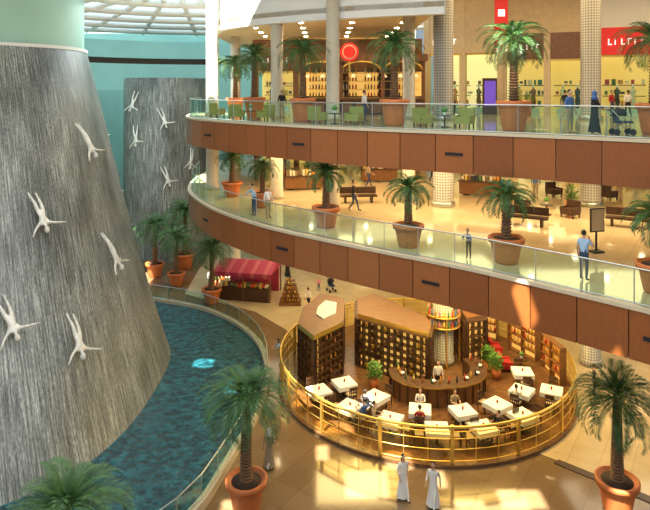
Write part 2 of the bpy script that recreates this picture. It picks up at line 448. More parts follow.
# ---------------------------------------------------------------- shop fronts
def shopfront(name, p0, p1, z, h, wall, back, oph=3.4, bay=3.6, sign=None, head=None):
    d = Vector((p1[0]-p0[0], p1[1]-p0[1])); W = d.length; a = math.atan2(d.y, d.x)
    b = MB(); head = head or wall
    n = max(1, round(W/bay)); w = W/n
    for i in range(n+1): b.box((i*w, 0, h/2), (.45, .5, h), wall)
    hm = min(h, oph+1.9)
    b.box((W/2, 0, (oph+hm)/2), (W, .4, hm-oph), head)
    if hm < h: b.box((W/2, 0, (hm+h)/2), (W, .38, h-hm), wall)
    b.box((W/2, 3.2, h/2), (W, .2, h), back)
    b.box((W/2, 1.6, oph+.2), (W, 3.2, .2), M_warmglow)
    for i in range(n):
        cx = (i+.5)*w
        for zz in (.5, 1.3, 2.1):
            b.box((cx, 2.6, zz), (w*.8, .5, .06), M_dwood)
            x = cx-w*.36
            while x < cx+w*.36:
                g = random.uniform(.15, .4)
                if random.random() < .7: b.box((x+g/2, 2.6, zz+.24), (g*.8, .3, random.uniform(.15, .45)), random.choice(GOODS))
                x += g+.08
        b.box((cx, .9, .2), (w*.6, .6, .4), M_white)
        for mx in (-.5, .5):
            m = random.choice(GOODS)
            b.lathe([(.1, .4), (.2, .9), (.13, 1.35), (.22, 1.7), (.07, 1.85), (.06, 1.9)], m, (cx+mx, .9, 0), 10)
            b.sphere((cx+mx, .9, 2.02), (.09, .1, .13), M_white, 8, 6)
        b.box((cx, 0, oph-.08), (w, .12, .16), M_gold)
        if sign and i % 2 == 0:
            x = cx-w*.3
            for k in range(6):
                b.box((x, -.24, oph+.9), (w*.02, .06, .42), sign)
                if k % 3 != 1: b.box((x+w*.03, -.24, oph+.9+(.18 if k % 2 else -.18)), (w*.06, .06, .07), sign)
                x += w*.115
    b.quad([(0, -.05, .05), (W, -.05, .05), (W, -.05, oph), (0, -.05, oph)], M_glass)
    b.build(name, (p0[0], p0[1], z), a)
shopfront('shop_front', (-6, 52), (8, 51), Z3, 6.1, M_mwood, M_amber, sign=M_signw)
shopfront('shop_front', (8.2, 48), (13.2, 45), Z3, 8.9, M_creamwall, M_warmglow, oph=4.6, sign=M_signw)
shopfront('shop_front', (13.4, 45), (19.0, 42.5), Z3, 8.9, M_creamwall, M_amber, oph=4.0, sign=M_signw, head=M_mwood)
shopfront('shop_front', (19.2, 42.3), (29, 38), Z3, 8.9, M_white, M_amber, oph=4.2, sign=M_signw, head=M_redglow)
shopfront('shop_front', (-6, 53), (8, 52), Z2, 3.2, M_mwood, M_amber, oph=2.7)
shopfront('shop_front', (8.2, 50), (18, 45), Z2, 3.2, M_creamwall, M_warmglow, oph=2.7)
shopfront('shop_front', (18.2, 44.5), (30, 39), Z2, 3.2, M_mwood, M_amber, oph=2.7)
shopfront('shop_front', (2.5, 60), (20, 58), 0.02, 7.4, M_creamwall, M_amber, oph=4)
shopfront('shop_front', (20.2, 56), (32, 44), 0.02, 7.4, M_creamwall, M_warmglow, oph=4)
# hanging banner and screen
b = MB(); b.box((0, 0, 0), (.9, .06, 4), mat('red_banner', (.6, .02, .03), .7)); b.box((0, 0, 2.05), (1.1, .1, .1), M_steel); b.box((0, -.04, .6), (.45, .02, .45), M_signw); b.build('hanging_banner', (11.9, 40.5, 20.6))
b = MB(); b.box((0, 0, 1.3), (1.0, .2, 2.6), M_dwood); b.box((0, -.12, 1.5), (.8, .04, 1.8), M_purple); b.build('digital_sign_screen', (11.8, 43, Z3))

# cafe kiosk on level three
b = MB()
b.box((0, 0, .55), (8.6, .7, 1.1), M_dwood); b.box((0, 0, 1.13), (8.8, .9, .08), M_mwood)
for k in range(9): b.box((-4+k, -.37, .55), (.7, .05, .8), M_mwood)
b.box((0, 2.4, 1.6), (8.6, .3, 3.2), M_dwood)
for z in (1.2, 1.8, 2.4, 3.0):
    b.box((0, 2.1, z), (8.2, .35, .05), M_gold)
    for k in range(36):
        if k % 9 < 7: b.lathe([(.06, 0), (.06, .25), (.025, .32), (.025, .42)], random.choice(GOODS), (-4+k*.23, 2.1, z+.03), 6)
for x in (-3.2, 0, 3.2): b.box((x, 2.23, 2.2), (2.2, .03, 1.8), M_amber)
for x in (-4.3, -1.5, 1.5, 4.3):
    b.box((x, 0, 2), (.25, .25, 4), M_mwood); b.box((x, 2.4, 2), (.25, .25, 4), M_mwood)
b.box((0, 1.2, 4.0), (9.2, 3.2, .35), M_dwood); b.box((0, -.45, 4.0), (9.2, .1, .5), M_mwood)
for k in range(8):
    x = -3.9+k*1.1; b.tube([(x, .1, 3.8), (x, .1, 2.9)], .015, M_black, 4); b.lathe([(.04, .25), (.2, 0)], M_warmglow, (x, .1, 2.65), 10)
for k in range(3):
    a0 = [-2.9, 0, 2.9][k]
    b.tube([(a0+1.3*math.cos(t), -.45, 3.75-.0+.55*math.sin(t)-.55) for t in [math.pi*j/12 for j in range(13)]], .07, M_gold, 6)
b.build('cafe_kiosk', (2.6, 42.5, Z3), -.12)
b = MB(); 
b.M = Matrix.Rotation(math.pi/2, 4, 'X')
b.lathe([(.65, -.08), (.65, .08)], M_redglow, n=28); b.lathe([(.50, .07), (.50, .10)], M_nosing, n=28); b.lathe([(.42, .09), (.42, .12)], M_redglow, n=28)
b.M = Matrix.Identity(4); b.box((0, 0, -1.0), (.1, .1, .8), M_gold)
b.build('round_cafe_sign', (1.7, 41.9, Z3+4.15+1.4-2.0+1.05-.2))

# ---------------------------------------------------------------- palms
def palm_mesh(name, total, potr, poth, fl, nf=30, seed=1, nl=16):
    rnd = random.Random(seed); b = MB()
    b.lathe([(potr*.62, 0), (potr*.68, poth*.08), (potr*.9, poth*.78), (potr*.9, poth*.8), (potr*1.04, poth*.8), (potr*1.06, poth*.98), (potr*.95, poth), (potr*.88, poth*.92), (.01, poth*.9)], M_terra, n=28)
    b.lathe([(potr*.86, poth*.91), (.02, poth*.97)], M_soil, n=20)
    crown = total-fl*.55; z = poth*.9; prof = []
    r0 = .12+.05*total/5; k = 0
    while z < crown:
        t = (z-poth)/(crown-poth); r = r0*(1.3-.45*max(0, t))
        prof += [(r*.82, z), (r*1.18, z+.09)]; z += .12
    prof += [(r0*.9, crown), (r0*.5, crown+.25)]
    b.lathe(prof, M_trunk, n=10, smooth=False)
    for i in range(nf):
        az = i*2.39996+rnd.uniform(-.2, .2); q = i/nf
        el = math.radians(78-98*q+rnd.uniform(-8, 8)); L = fl*rnd.uniform(.85, 1.1)*(1 if q > .2 else .8)
        p = Vector((0, 0, crown+.12)); pts = [p.copy()]; n = 9; e = el; dirs = []
        for s_ in range(n):
            d = Vector((math.cos(az)*math.cos(e), math.sin(az)*math.cos(e), math.sin(e))); p = p+d*L/n; pts.append(p.copy()); dirs.append(d); e -= math.radians(8+6*s_/n*1.6)
        b.tube(pts, [.028*(1-.8*j/n) for j in range(n+1)], M_leaf2, 3)
        side = Vector((-math.sin(az), math.cos(az), 0))
        for j in range(nl):
            t = .14+.86*j/(nl-1); s_ = min(t*n, n-.001); ii = int(s_); base = pts[ii].lerp(pts[ii+1], s_-ii); d = dirs[ii]
            ll = fl*.28*math.sin(math.pi*(.15+.8*t))**.7; w = .026
            for sg in (-1, 1):
                up = side.cross(d)*(-1 if side.cross(d).z < 0 else 1)
                out = (side*sg*.7+d*.75+up*.25).normalized()
                tip = base+out*ll+Vector((0, 0, -ll*.18)); mid = base+out*ll*.5
                b.face([b.vert(base-d*w*.5), b.vert(mid-d*w), b.vert(tip), b.vert(mid+d*w)], M_leaf)
    return b.mesh(name)
PA = palm_mesh('potted_palm_tall', 5.25, .76, 1.2, 2.05, 42, 1, 26)
PB = palm_mesh('potted_palm_small', 3.1, .66, 1.0, 1.25, 32, 2, 20)
PCm = palm_mesh('potted_palm_medium', 4.7, .70, 1.3, 1.7, 38, 3, 22)
for i, (x, y) in enumerate([(-3.0, 22.9), (11.15, 22.9), (-7.2, 16.7)]): put('potted_palm', PA, (x, y, 0), i*1.3)
for i, (x, y, s_) in enumerate([(-8.5, 45.0, .95), (-12.2, 49.2, .9), (-14.6, 51.5, 1.0), (-12.6, 53.9, 1.15)]): put('potted_palm', PA, (x, y, 0.0 if x < -11.8 else .02), i*.9, s_)
for i, (x, y, s_) in enumerate([(3.6, 25.9, .98), (7.1, 23.5, 1.02), (0.05, 29.6, 1.02), (-3.6, 34.6, .9), (-5.9, 38.0, .95), (11.1, 20.0, 1.0), (-3.2, 44, .9)]): put('potted_palm', PB, (x, y, Z2), i*1.1, s_)
for i, (x, y, s_) in enumerate([(8.05, 25.6, 1.0), (3.4, 29.4, 1.0), (-1.25, 33.5, 1.0), (-4.5, 38.2, 1.0), (-6.5, 43.5, .92), (12.95, 23.6, .95)]): put('potted_palm', PCm, (x, y, Z3), i*1.7, s_)

# ---------------------------------------------------------------- figures
J0 = dict(pel=(0, 0, .95), spi=(0, 0, 1.12), che=(0, -.01, 1.3), nek=(0, 0, 1.46), hed=(0, -.01, 1.55),
          ls=(.17, 0, 1.39), le=(.235, .02, 1.12), lw=(.25, -.07, .88), rs=(-.17, 0, 1.39), re=(-.235, .02, 1.12), rw=(-.25, -.07, .88),
          lh=(.085, 0, .88), lk=(.095, -.02, .5), la=(.1, .02, .09), lt=(.11, -.15, .045), rh=(-.085, 0, .88), rk=(-.095, -.02, .5), ra=(-.1, .02, .09), rt=(-.11, -.15, .045))
def pose(**k):
    d = dict(J0); d.update(k); return d
P_stand = pose()
P_walk = pose(lk=(.09, -.17, .51), la=(.09, -.26, .1), lt=(.1, -.42, .06), rk=(-.09, .0, .49), ra=(-.09, .27, .16), rt=(-.1, .16, .045), lw=(.24, .12, .9), le=(.24, .1, 1.13), rw=(-.24, -.24, .95), re=(-.24, -.02, 1.12))
P_phone = pose(rw=(-.10, -.17, 1.44), re=(-.28, -.14, 1.18))
P_lean = pose(che=(0, -.10, 1.28), nek=(0, -.17, 1.42), hed=(0, -.2, 1.51), ls=(.17, -.15, 1.35), rs=(-.17, -.15, 1.35), le=(.26, -.3, 1.16), lw=(.15, -.46, 1.16), re=(-.26, -.3, 1.16), rw=(-.15, -.46, 1.16))
P_sit = pose(pel=(0, 0, .52), spi=(0, 0, .7), che=(0, -.02, .9), nek=(0, -.02, 1.06), hed=(0, -.04, 1.15), ls=(.17, 0, .99), rs=(-.17, 0, .99), le=(.23, -.1, .76), lw=(.14, -.34, .82), re=(-.23, -.1, .76), rw=(-.14, -.34, .82),
             lh=(.085, -.02, .5), lk=(.1, -.44, .5), la=(.1, -.44, .09), lt=(.1, -.58, .045), rh=(-.085, -.02, .5), rk=(-.1, -.44, .5), ra=(-.1, -.44, .09), rt=(-.1, -.58, .045))
P_push = pose(le=(.22, -.12, 1.14), lw=(.2, -.38, 1.02), re=(-.22, -.12, 1.14), rw=(-.2, -.38, 1.02), lk=(.09, -.12, .51), la=(.09, -.18, .1), lt=(.1, -.34, .05), ra=(-.09, .2, .13), rt=(-.1, .08, .045))
P_dive = pose(che=(0, -.03, 1.32), nek=(0, -.04, 1.50), hed=(0, -.07, 1.63), ls=(.2, -.02, 1.41), rs=(-.2, -.02, 1.41), le=(.40, .0, 1.60), lw=(.56, -.03, 1.83), re=(-.47, .02, 1.44), rw=(-.74, -.04, 1.50),
              lh=(.10, 0, .88), rh=(-.10, 0, .88), lk=(.17, -.05, .48), la=(.23, .04, .08), lt=(.25, .05, -.10), rk=(-.12, .05, .47), ra=(-.11, .14, .07), rt=(-.11, .17, -.11))
EDG = [('pel', 'spi'), ('spi', 'che'), ('che', 'nek'), ('nek', 'hed'), ('che', 'ls'), ('ls', 'le'), ('le', 'lw'), ('che', 'rs'), ('rs', 're'), ('re', 'rw'), ('pel', 'lh'), ('lh', 'lk'), ('lk', 'la'), ('la', 'lt'), ('pel', 'rh'), ('rh', 'rk'), ('rk', 'ra'), ('ra', 'rt')]
RAD = dict(pel=.125, spi=.115, che=.135, nek=.052, hed=.05, ls=.06, le=.043, lw=.028, rs=.06, re=.043, rw=.028, lh=.09, lk=.058, la=.04, lt=.03, rh=.09, rk=.058, ra=.04, rt=.03)
def figure_mesh(name, J, top, bottom, skin=M_skin, hair=M_hair, shoe=M_black, dress=None, scarf=None, sleeves=True, metal=False, longhair=False):
    R_ = dict(RAD)
    if metal: R_.update(pel=.13, spi=.105, che=.165, ls=.07, rs=.07, le=.05, re=.05, lw=.035, rw=.035, lh=.095, rh=.095, lk=.065, rk=.065, la=.042, ra=.042, nek=.06)
    keys = list(J.keys())
    me = bpy.data.meshes.new('tmp'); me.from_pydata([J[k] for k in keys], [(keys.index(a), keys.index(c)) for a, c in EDG], [])
    ob = bpy.data.objects.new('tmp', me); COL.objects.link(ob)
    ob.modifiers.new('Skin', 'SKIN')
    for i, k in enumerate(keys):
        sv = me.skin_vertices[0].data[i]; r = R_[k]
        sv.radius = (r*1.12, r*.85) if k in ('pel', 'spi', 'che') else (r, r); sv.use_root = (k == 'pel')
    sb = ob.modifiers.new('Sub', 'SUBSURF'); sb.levels = 1; sb.render_levels = 1
    dg = bpy.context.evaluated_depsgraph_get(); em = bpy.data.meshes.new_from_object(ob.evaluated_get(dg))
    bpy.data.objects.remove(ob)
    b = MB(); pz = J['pel'][2]
    V = {k: Vector(J[k]) for k in keys}
    def fm(c):
        best = min(keys, key=lambda k: (V[k]-c).length)
        if best in ('lw', 'rw', 'hed'): return skin
        if best == 'nek': return top if c.z < V['nek'].z-.02 else skin
        if best in ('lt', 'rt'): return shoe
        if best in ('lh', 'rh', 'lk', 'rk', 'la', 'ra', 'pel'): return bottom
        if best in ('le', 're') and not sleeves: return skin
        return top
    b.addmesh(em, fm)
    h = V['hed']+Vector((0, 0, .075))
    hs = 1.15 if metal else 1.0
    b.sphere(tuple(h), (.074*hs, .092*hs, .115*hs), skin, 14, 10)
    b.lathe([(.018, -.012), (.012, .015), (.004, .035)], skin, tuple(h+Vector((0, -.094*hs, -.012))), 6)
    for sx in (-1, 1):
        b.sphere(tuple(h+Vector((.03*sx, -.082*hs, .012))), (.013, .008, .008), hair, 6, 4)
        b.sphere(tuple(h+Vector((.076*sx*hs, .005, -.005))), (.012, .022, .03), skin, 6, 4)
    b.box(tuple(h+Vector((0, -.084*hs, -.055))), (.042, .01, .011), M_lip if not metal else skin)
    if scarf:
        b.sphere(tuple(h+Vector((0, .018, .012))), (.096, .1, .13), scarf, 12, 8)
        b.lathe([(.19, -.22), (.10, -.08), (.085, 0)], scarf, tuple(h+Vector((0, .015, 0))), 12, sy=.75)
    else:
        b.sphere(tuple(h+Vector((0, .022, .028))), (.083*hs, .09*hs, .105*hs), hair, 12, 8)
        if longhair: b.sphere(tuple(h+Vector((0, .06, -.09))), (.085, .05, .15), hair, 10, 8)
    for s_ in ('l', 'r'):
        w = V[s_+'w']; d = (w-V[s_+'e']).normalized()
        up = Vector((0, -1, 0)) if abs(d.y) < .8 else Vector((0, 0, 1))
        sd = d.cross(up).normalized(); fw = sd.cross(d).normalized()
        sgn = 1 if s_ == 'l' else -1
        b.tube([w-d*.01, w+d*.03, w+d*.085], [.024, .034, .03], skin, 8)
        for q, ln in zip((-1.5, -.5, .5, 1.5), (.058, .072, .078, .068)):
            a = w+d*.078+fw*q*.017
            b.tube([a, a+d*ln*.5, a+d*ln*.85-sd*.018*sgn], [.0095, .009, .007], skin, 5)
        a = w+d*.03+fw*.028
        b.tube([a, a+fw*.028+d*.025, a+fw*.032+d*.055], [.011, .010, .008], skin, 5)
    if dress:
        prof = [(.15, .38), (.155, 0), (.17, -.2), (.21, -.5), (.27, -.84)]
        n = 24; R = []
        for r, z in prof:
            R.append([b.vert((r*(1+(.06*math.sin(k*2*math.pi/n*6) if z < -.1 else 0))*math.cos(k*2*math.pi/n), r*.85*(1+(.06*math.sin(k*2*math.pi/n*6) if z < -.1 else 0))*math.sin(k*2*math.pi/n), pz+z)) for k in range(n)])
        for j in range(len(prof)-1):
            for k in range(n): b.face([R[j+1][k], R[j+1][(k+1) % n], R[j][(k+1) % n], R[j][k]], dress, None, True)
    return b.mesh(name)

def person(kind, x, y, z, rz, sc, **kw):
    put(kind, figure_mesh(kind, **kw), (x, y, z), rz, sc)
person('woman_in_white_dress', 3.06, 23.5, 0, .3, 1.0, J=P_walk, top=M_wcloth, bottom=M_wcloth, dress=M_wcloth, longhair=True)
person('woman_in_white_dress', 4.15, 23.0, 0, -.4, 1.0, J=P_walk, top=M_wcloth, bottom=M_wcloth, dress=M_wcloth, longhair=True)
person('woman_standing', -2.55, 34.8, 0, -1.4, .95, J=P_lean, top=M_lblue, bottom=M_khaki, longhair=True)
person('woman_standing', -2.35, 25.4, 0, 2.6, .98, J=P_walk, top=M_khaki, bottom=M_wcloth, dress=M_khaki, scarf=M_wcloth)
person('woman_in_abaya', -3.2, 51.3, .02, .2, 1, J=P_stand, top=M_black, bottom=M_black, dress=M_black, scarf=M_black)
person('woman_in_abaya', -4.3, 50.6, .02, -.5, 1, J=P_stand, top=M_black, bottom=M_black, dress=M_black, scarf=M_black)
person('child', -.5, 47.6, .02, .2, .62, J=P_walk, top=M_pink, bottom=M_denim)
person('man_on_phone', 9.15, 21.2, Z2, 2.2, 1.04, J=P_phone, top=M_lblue, bottom=M_denim, sleeves=False)
person('child', 5.75, 24.0, Z2, -.6, .72, J=P_lean, top=M_blue, bottom=M_black)
person('man_leaning', -3.8, 32.2, Z2, -.8, 1.02, J=P_lean, top=M_lblue, bottom=M_denim)
person('woman_standing', -3.0, 31.6, Z2, .6, .97, J=P_stand, top=M_wcloth, bottom=M_khaki, longhair=True)
person('man_standing', 9.75, 23.9, Z3, .5, 1.02, J=P_stand, top=M_blue, bottom=M_khaki)
person('woman_with_stroller', 10.6, 23.6, Z3, 1.6, .98, J=P_push, top=M_black, bottom=M_black, dress=M_black, scarf=M_blue)
person('waiter', 5.9, 31.3, .15, 0, 1, J=P_stand, top=M_wcloth, bottom=M_black)
for (x, y, z, r, tp, bt) in [(17.5, 27.5, Z3, 1, M_wcloth, M_denim), (15.2, 38, Z3, 2, M_black, M_khaki), (18.4, 38.5, Z3, .5, M_red, M_denim), (19.2, 38.0, Z3, 3, M_wcloth, M_black), (8.6, 40, Z3, 1, M_khaki, M_black), (-2.6, 36.2, Z3, .4, M_black, M_khaki), (2.2, 33.5, Z3, 2, M_wcloth, M_denim),
                             (-4, 47, Z2, 1, M_wcloth, M_black), (3.0, 41.5, Z2, 2, M_khaki, M_denim), (7.9, 44, Z2, .3, M_black, M_black), (13.0, 37, Z2, 2.8, M_blue, M_khaki), (16.5, 38.0, Z2, 1.8, M_wcloth, M_denim), (1.6, 33.4, Z2, 1.2, M_black, M_denim), (-9.2, 47.8, .02, 1, M_wcloth, M_khaki), (-1.2, 43.3, .02, 2.4, M_wcloth, M_black), (14.0, 31.2, .02, 1.3, M_black, M_denim)]:
    person('shopper', x, y, z, r, 1, J=P_walk if int(x) % 2 else P_stand, top=tp, bottom=bt)
# stroller
def stroller(x, y, z, rz):
    b = MB()
    for sx in (-.25, .25):
        for sy in (-.3, .3):
            b.M = Matrix.Translation((sx, sy, .12)) @ Matrix.Rotation(math.pi/2, 4, 'Y'); b.lathe([(.12, -.03), (.12, .03)], M_black, n=12); b.M = Matrix.Identity(4)
        b.tube([(sx, -.3, .12), (sx, .1, .55), (sx, .5, 1.0)], .018, M_steel, 5); b.tube([(sx, .3, .12), (sx, -.1, .5)], .018, M_steel, 5)
    b.tube([(-.25, .5, 1.0), (.25, .5, 1.0)], .02, M_black, 5)
    b.box((0, -.02, .5), (.42, .6, .08), M_denim); b.box((0, .25, .7), (.42, .08, .45), M_denim)
    b.lathe([(.28, 0), (.26, .15), (.16, .27), (.01, .3)], M_black, (0, .12, .75), 12)
    b.build('baby_stroller', (x, y, z), rz)
stroller(11.6, 23.4, Z3, 1.5); stroller(.5, 47.6, .02, .4)

# divers
dm = figure_mesh('diver_sculpture', P_dive, M_silver, M_silver, skin=M_silver, hair=M_silver, shoe=M_silver, metal=True)
def diver(t, z, off, sc=1.3, yaw=0.0, B=B1, T=T1, H=HZ):
    p = fallpt(t, z, B, T, H); pu = fallpt(t, z+.5, B, T, H); ps = fallpt(t+.05, z, B, T, H)
    down = (p-pu).normalized(); sd = (ps-p).normalized()
    n = sd.cross(down).normalized()
    if n.y > 0: n = -n
    zax = (down+n*.10).normalized(); zax = (Matrix.Rotation(yaw, 3, n) @ zax).normalized()
    yax = -(n-zax*n.dot(zax)).normalized(); xax = yax.cross(zax)
    R = Matrix((xax, yax, zax)).transposed().to_4x4()
    o = put('diver_sculpture', dm); c = p+n*off
    o.matrix_world = Matrix.Translation(c) @ R @ Matrix.Scale(sc, 4) @ Matrix.Translation((0, 0, -1.1))
    b = MB(); b.tube([c, p-n*.15], .03, M_steel, 6); r = b.mesh('rod'); ro = bpy.data.objects.new('mounting_rod', r); COL.objects.link(ro)
    ro.parent = o; ro.matrix_parent_inverse = o.matrix_world.inverted()
for i, (t, z, o_) in enumerate([(3.5, 12.7, .45), (4.83, 9.5, .45), (3.4, 6.8, .45), (4.55, 4.1, .45), (2.15, 3.9, .5), (1.95, 9.5, .6), (1.8, 13.0, 1.0), (1.9, 10.7, 1.5), (1.9, 7.4, 1.2), (5.5, 5.5, .45)]):
    diver(t, z, o_, 1.2, [.25, .1, .2, -.05, .15, -.1, .1][i % 7])
for i, (t, z) in enumerate([(1.6, 14.6), (2.5, 13), (1.7, 11.3), (3.3, 9), (2.6, 7.5)]):
    diver(t, z, .5, 1.1, [-.3, .3, .1][i % 3], B2, T2, 17.2)

# ---------------------------------------------------------------- restaurant
CX, CY, CR = 5.4, 33.3, 7.85
b = MB(); b.lathe([(CR+.15, 0.02), (CR+.15, .15), (CR, .15), (.01, .15)], mat('restaurant_wood_floor', (.15, .072, .03), .25, var=.3, vscale=4), (CX, CY, 0), 72, False); b.build('restaurant_platform')
b = MB(); n = 96
def ring(r, z): return [(CX+r*math.cos(2*math.pi*k/n), CY+r*math.sin(2*math.pi*k/n), z) for k in range(n)]
for z in (.25, .75, 1.2): b.tube(ring(CR, z), .02, M_gold, 4, True)
b.tube(ring(CR, 1.68), .06, M_gold, 8, True); b.tube(ring(CR, 1.5), .025, M_gold, 4, True)
b.ribbon([p[:2] for p in ring(CR, 0)], .17, 1.6, M_goldmesh, True, True)
for k in range(0, n, 2):
    a = 2*math.pi*k/n; b.box((CX+CR*math.cos(a), CY+CR*math.sin(a), .90), (.03, .03, 1.46), M_gold, a)
for k in range(0, n, 6):
    a = 2*math.pi*k/n; b.box((CX+(CR-.01)*math.cos(a), CY+(CR-.01)*math.sin(a), .96), (.12, .14, 1.60), M_gold, a)
b.build('gold_screen_railing')

def rack(b, p0, p1, z0, z1, flip=1):
    d = Vector((p1[0]-p0[0], p1[1]-p0[1])); W = d.length; a = math.atan2(d.y, d.x)
    sv = b.M.copy(); b.M = Matrix.Translation((p0[0], p0[1], 0)) @ Matrix.Rotation(a, 4, 'Z')
    b.box((W/2, .18*flip, (z0+z1)/2), (W, .06, z1-z0), M_amber)
    n = max(1, round(W/.40)); m = round((z1-z0)/.40)
    for i in range(n+1): b.box((i*W/n, 0, (z0+z1)/2), (.055, .34, z1-z0), M_dwood)
    for j in range(m+1): b.box((W/2, 0, z0+j*(z1-z0)/m), (W, .34, .055), M_dwood)
    for i in range(n):
        for j in range(m):
            if random.random() < .4: b.box(((i+.5)*W/n, .02*flip, z0+(j+.36)*(z1-z0)/m), (.12, .2, .17), random.choice([M_dwood, M_gold, GOODS[5], M_gold]))
    b.M = sv
# left wine pavilion
b = MB(); pv = [(-1.3, 35.6), (-.3, 38.0), (1.2, 37.2), (1.0, 33.4), (-.6, 31.5), (-1.5, 33.2)]
b.prism(pv, 2.85, 3.1, M_roofbrown, M_gold)
c = Vector((-.15, 34.8)); ins = [tuple(c+(Vector(p)-c)*.9) for p in pv]
for i in range(len(ins)):
    rack(b, ins[i], ins[(i+1) % len(ins)], .16, 2.85, -1)
sm = [tuple(Vector((.1, 35.2))+(Vector(p)-c)*.45) for p in pv]; b.prism(sm, 3.1, 3.16, mat('pale_blue_skylit_patch', (.34, .42, .48), .3)); b.build('wine_cabinet_pavilion')  # pale blue patch paints daylight falling on the pavilion roof
# central wine wall block
b = MB(); q = [(1.9, 34.6), (5.5, 31.9), (5.9, 33.4), (5.6, 34.4), (3.2, 38.0), (2.0, 37.2)]
b.prism(q, 2.85, 3.1, M_roofbrown, M_gold)
for i in range(len(q)): rack(b, q[i], q[(i+1) % len(q)], .16, 2.85)
b.build('wine_display_cabinet')
b = MB(); q = [(8.1, 34.4), (9.3, 34.8), (9.2, 37.2), (8.0, 37.4)]
b.prism(q, 2.7, 2.95, M_mwood, M_roofbrown)
for i in range(len(q)): rack(b, q[i], q[(i+1) % 4], .16, 2.7)
b.build('wine_cabinet')
# bottle shelf ring on column
b = MB()
for z, r in ((2.3, 1.0), (2.9, 1.0)):
    b.lathe([(r, 0), (r, .08)], M_gold, (0, 0, z), 28)
    for k in range(22):
        a = k*2*math.pi/22; b.lathe([(.06, 0), (.06, .25), (.03, .3), (.03, .38)], [GOODS[0], M_blue, GOODS[2], M_pink, GOODS[1], GOODS[4]][k % 6], (.88*math.cos(a), .88*math.sin(a), z+.08), 6)
for k in range(4): b.box((.95*math.cos(k*1.57), .95*math.sin(k*1.57), 1.5), (.08, .08, 2.7), M_gold)
b.build('bottle_display_shelf', (6.9, 35, .05))
# bar counter
b = MB(); cp = cr([(3.5, 32.0), (3.6, 30.9), (4.3, 30.2), (5.5, 29.9), (6.9, 30.1), (8.0, 30.8), (8.5, 32.0), (8.3, 33.2)], 5)
oi = offset(cp, .0); ob_ = offset(cp, .12); ib = offset(cp, -.75)
b.ribbon(oi, .15, 1.15, M_mwood); b.ribbon(ib, .15, 1.15, M_dwood)
for k in range(len(cp)-1): b.quad([(*ob_[k], 1.2), (*ob_[k+1], 1.2), (*ib[k+1], 1.2), (*ib[k], 1.2)], M_dwood)
b.ribbon(ob_, 1.12, 1.2, M_gold)
for k in (0, -1): b.quad([(*oi[k], .15), (*ib[k], .15), (*ib[k], 1.2), (*oi[k], 1.2)], M_mwood)
for p in resample(offset(cp, .03), .5): b.box((p[0], p[1], .65), (.06, .06, .95), M_dwood)
mid = offset(cp, -.35)
for p in resample(mid, .45):
    b.lathe([(.05, 0), (.05, .22), (.02, .28), (.02, .36)], random.choice(GOODS), (p[0], p[1], 1.2), 6)
    if random.random() < .4: b.lathe([(.02, 0), (.12, .12)], M_white, (p[0]+.12, p[1]+.1, 1.2), 8)
b.build('bar_counter')
# back bar shelving near the right-hand side
for (x, y, a) in [(11.9, 36.0, -1.1), (12.6, 33.2, -1.45), (10.0, 38.6, -.6)]:
    b = MB(); b.box((0, .15, 1.0), (2.2, .08, 2.0), M_amber)
    for z in (.03, .5, 1.0, 1.5, 2.0): b.box((0, 0, z), (2.2, .36, .06), M_mwood)
    for x_ in (-1.1, 0, 1.1): b.box((x_, 0, 1.0), (.07, .36, 2.0), M_mwood)
    for z in (.53, 1.03, 1.53):
        for k in range(8): b.lathe([(.07, 0), (.07, .2), (.03, .26), (.03, .34)], random.choice([GOODS[0], GOODS[1], GOODS[6], M_gold]), (-.95+k*.27, -.02, z), 6)
    b.build('wine_shelf', (x, y, .15), a)

def chair_mesh():
    b = MB()
    for x in (-.2, .2):
        b.box((x, -.2, .22), (.045, .045, .44), M_dwood)
        b.tube([(x, .2, 0), (x, .2, .45), (x, .28, .95)], .025, M_dwood, 5)
    b.box((0, 0, .45), (.48, .44, .06), M_dwood)
    b.box((0, 0, .50), (.44, .40, .05), M_khaki)
    b.box((0, .25, .88), (.44, .04, .16), M_dwood); b.box((0, .23, .68), (.44, .03, .06), M_dwood)
    for x in (-.1, 0, .1): b.box((x, .23, .68), (.03, .025, .4), M_dwood)
    return b.mesh('dining_chair')
CH = chair_mesh()
def table_mesh():
    b = MB(); b.box((0, 0, .36), (.12, .12, .68), M_dwood); b.box((0, 0, .03), (.55, .55, .06), M_dwood)
    b.box((0, 0, .73), (.95, .95, .05), M_mwood); b.box((0, 0, .765), (1.02, 1.02, .02), M_cloth)
    for sx, sy, w, l in ((-.51, 0, .012, 1.02), (.51, 0, .012, 1.02), (0, -.51, 1.02, .012), (0, .51, 1.02, .012)):
        b.box((sx, sy, .66), (w, l, .22), M_cloth)
    for sx, sy in ((-.25, -.3), (.25, .3), (-.25, .3), (.25, -.3)):
        b.lathe([(.05, 0), (.12, .02)], M_wcloth, (sx, sy, .778), 12); b.lathe([(.03, 0), (.006, .01), (.006, .08), (.035, .12), (.03, .17)], M_glass, (sx*.5, sy*.6, .778), 8)
    b.lathe([(.04, 0), (.05, .1), (.02, .16)], M_red, (0, 0, .778), 8)
    return b.mesh('dining_table')
TB = table_mesh()
tabs = [(-.3, 30.2), (1.2, 28.7), (3.0, 27.6), (1.0, 31.0), (2.5, 29.6), (4.5, 28.4), (6.5, 28.3), (8.3, 28.9), (5.0, 26.8), (7.1, 26.9), (9.2, 27.9), (9.9, 30.2), (11.4, 30.2), (10.6, 32.2)]
TA = []
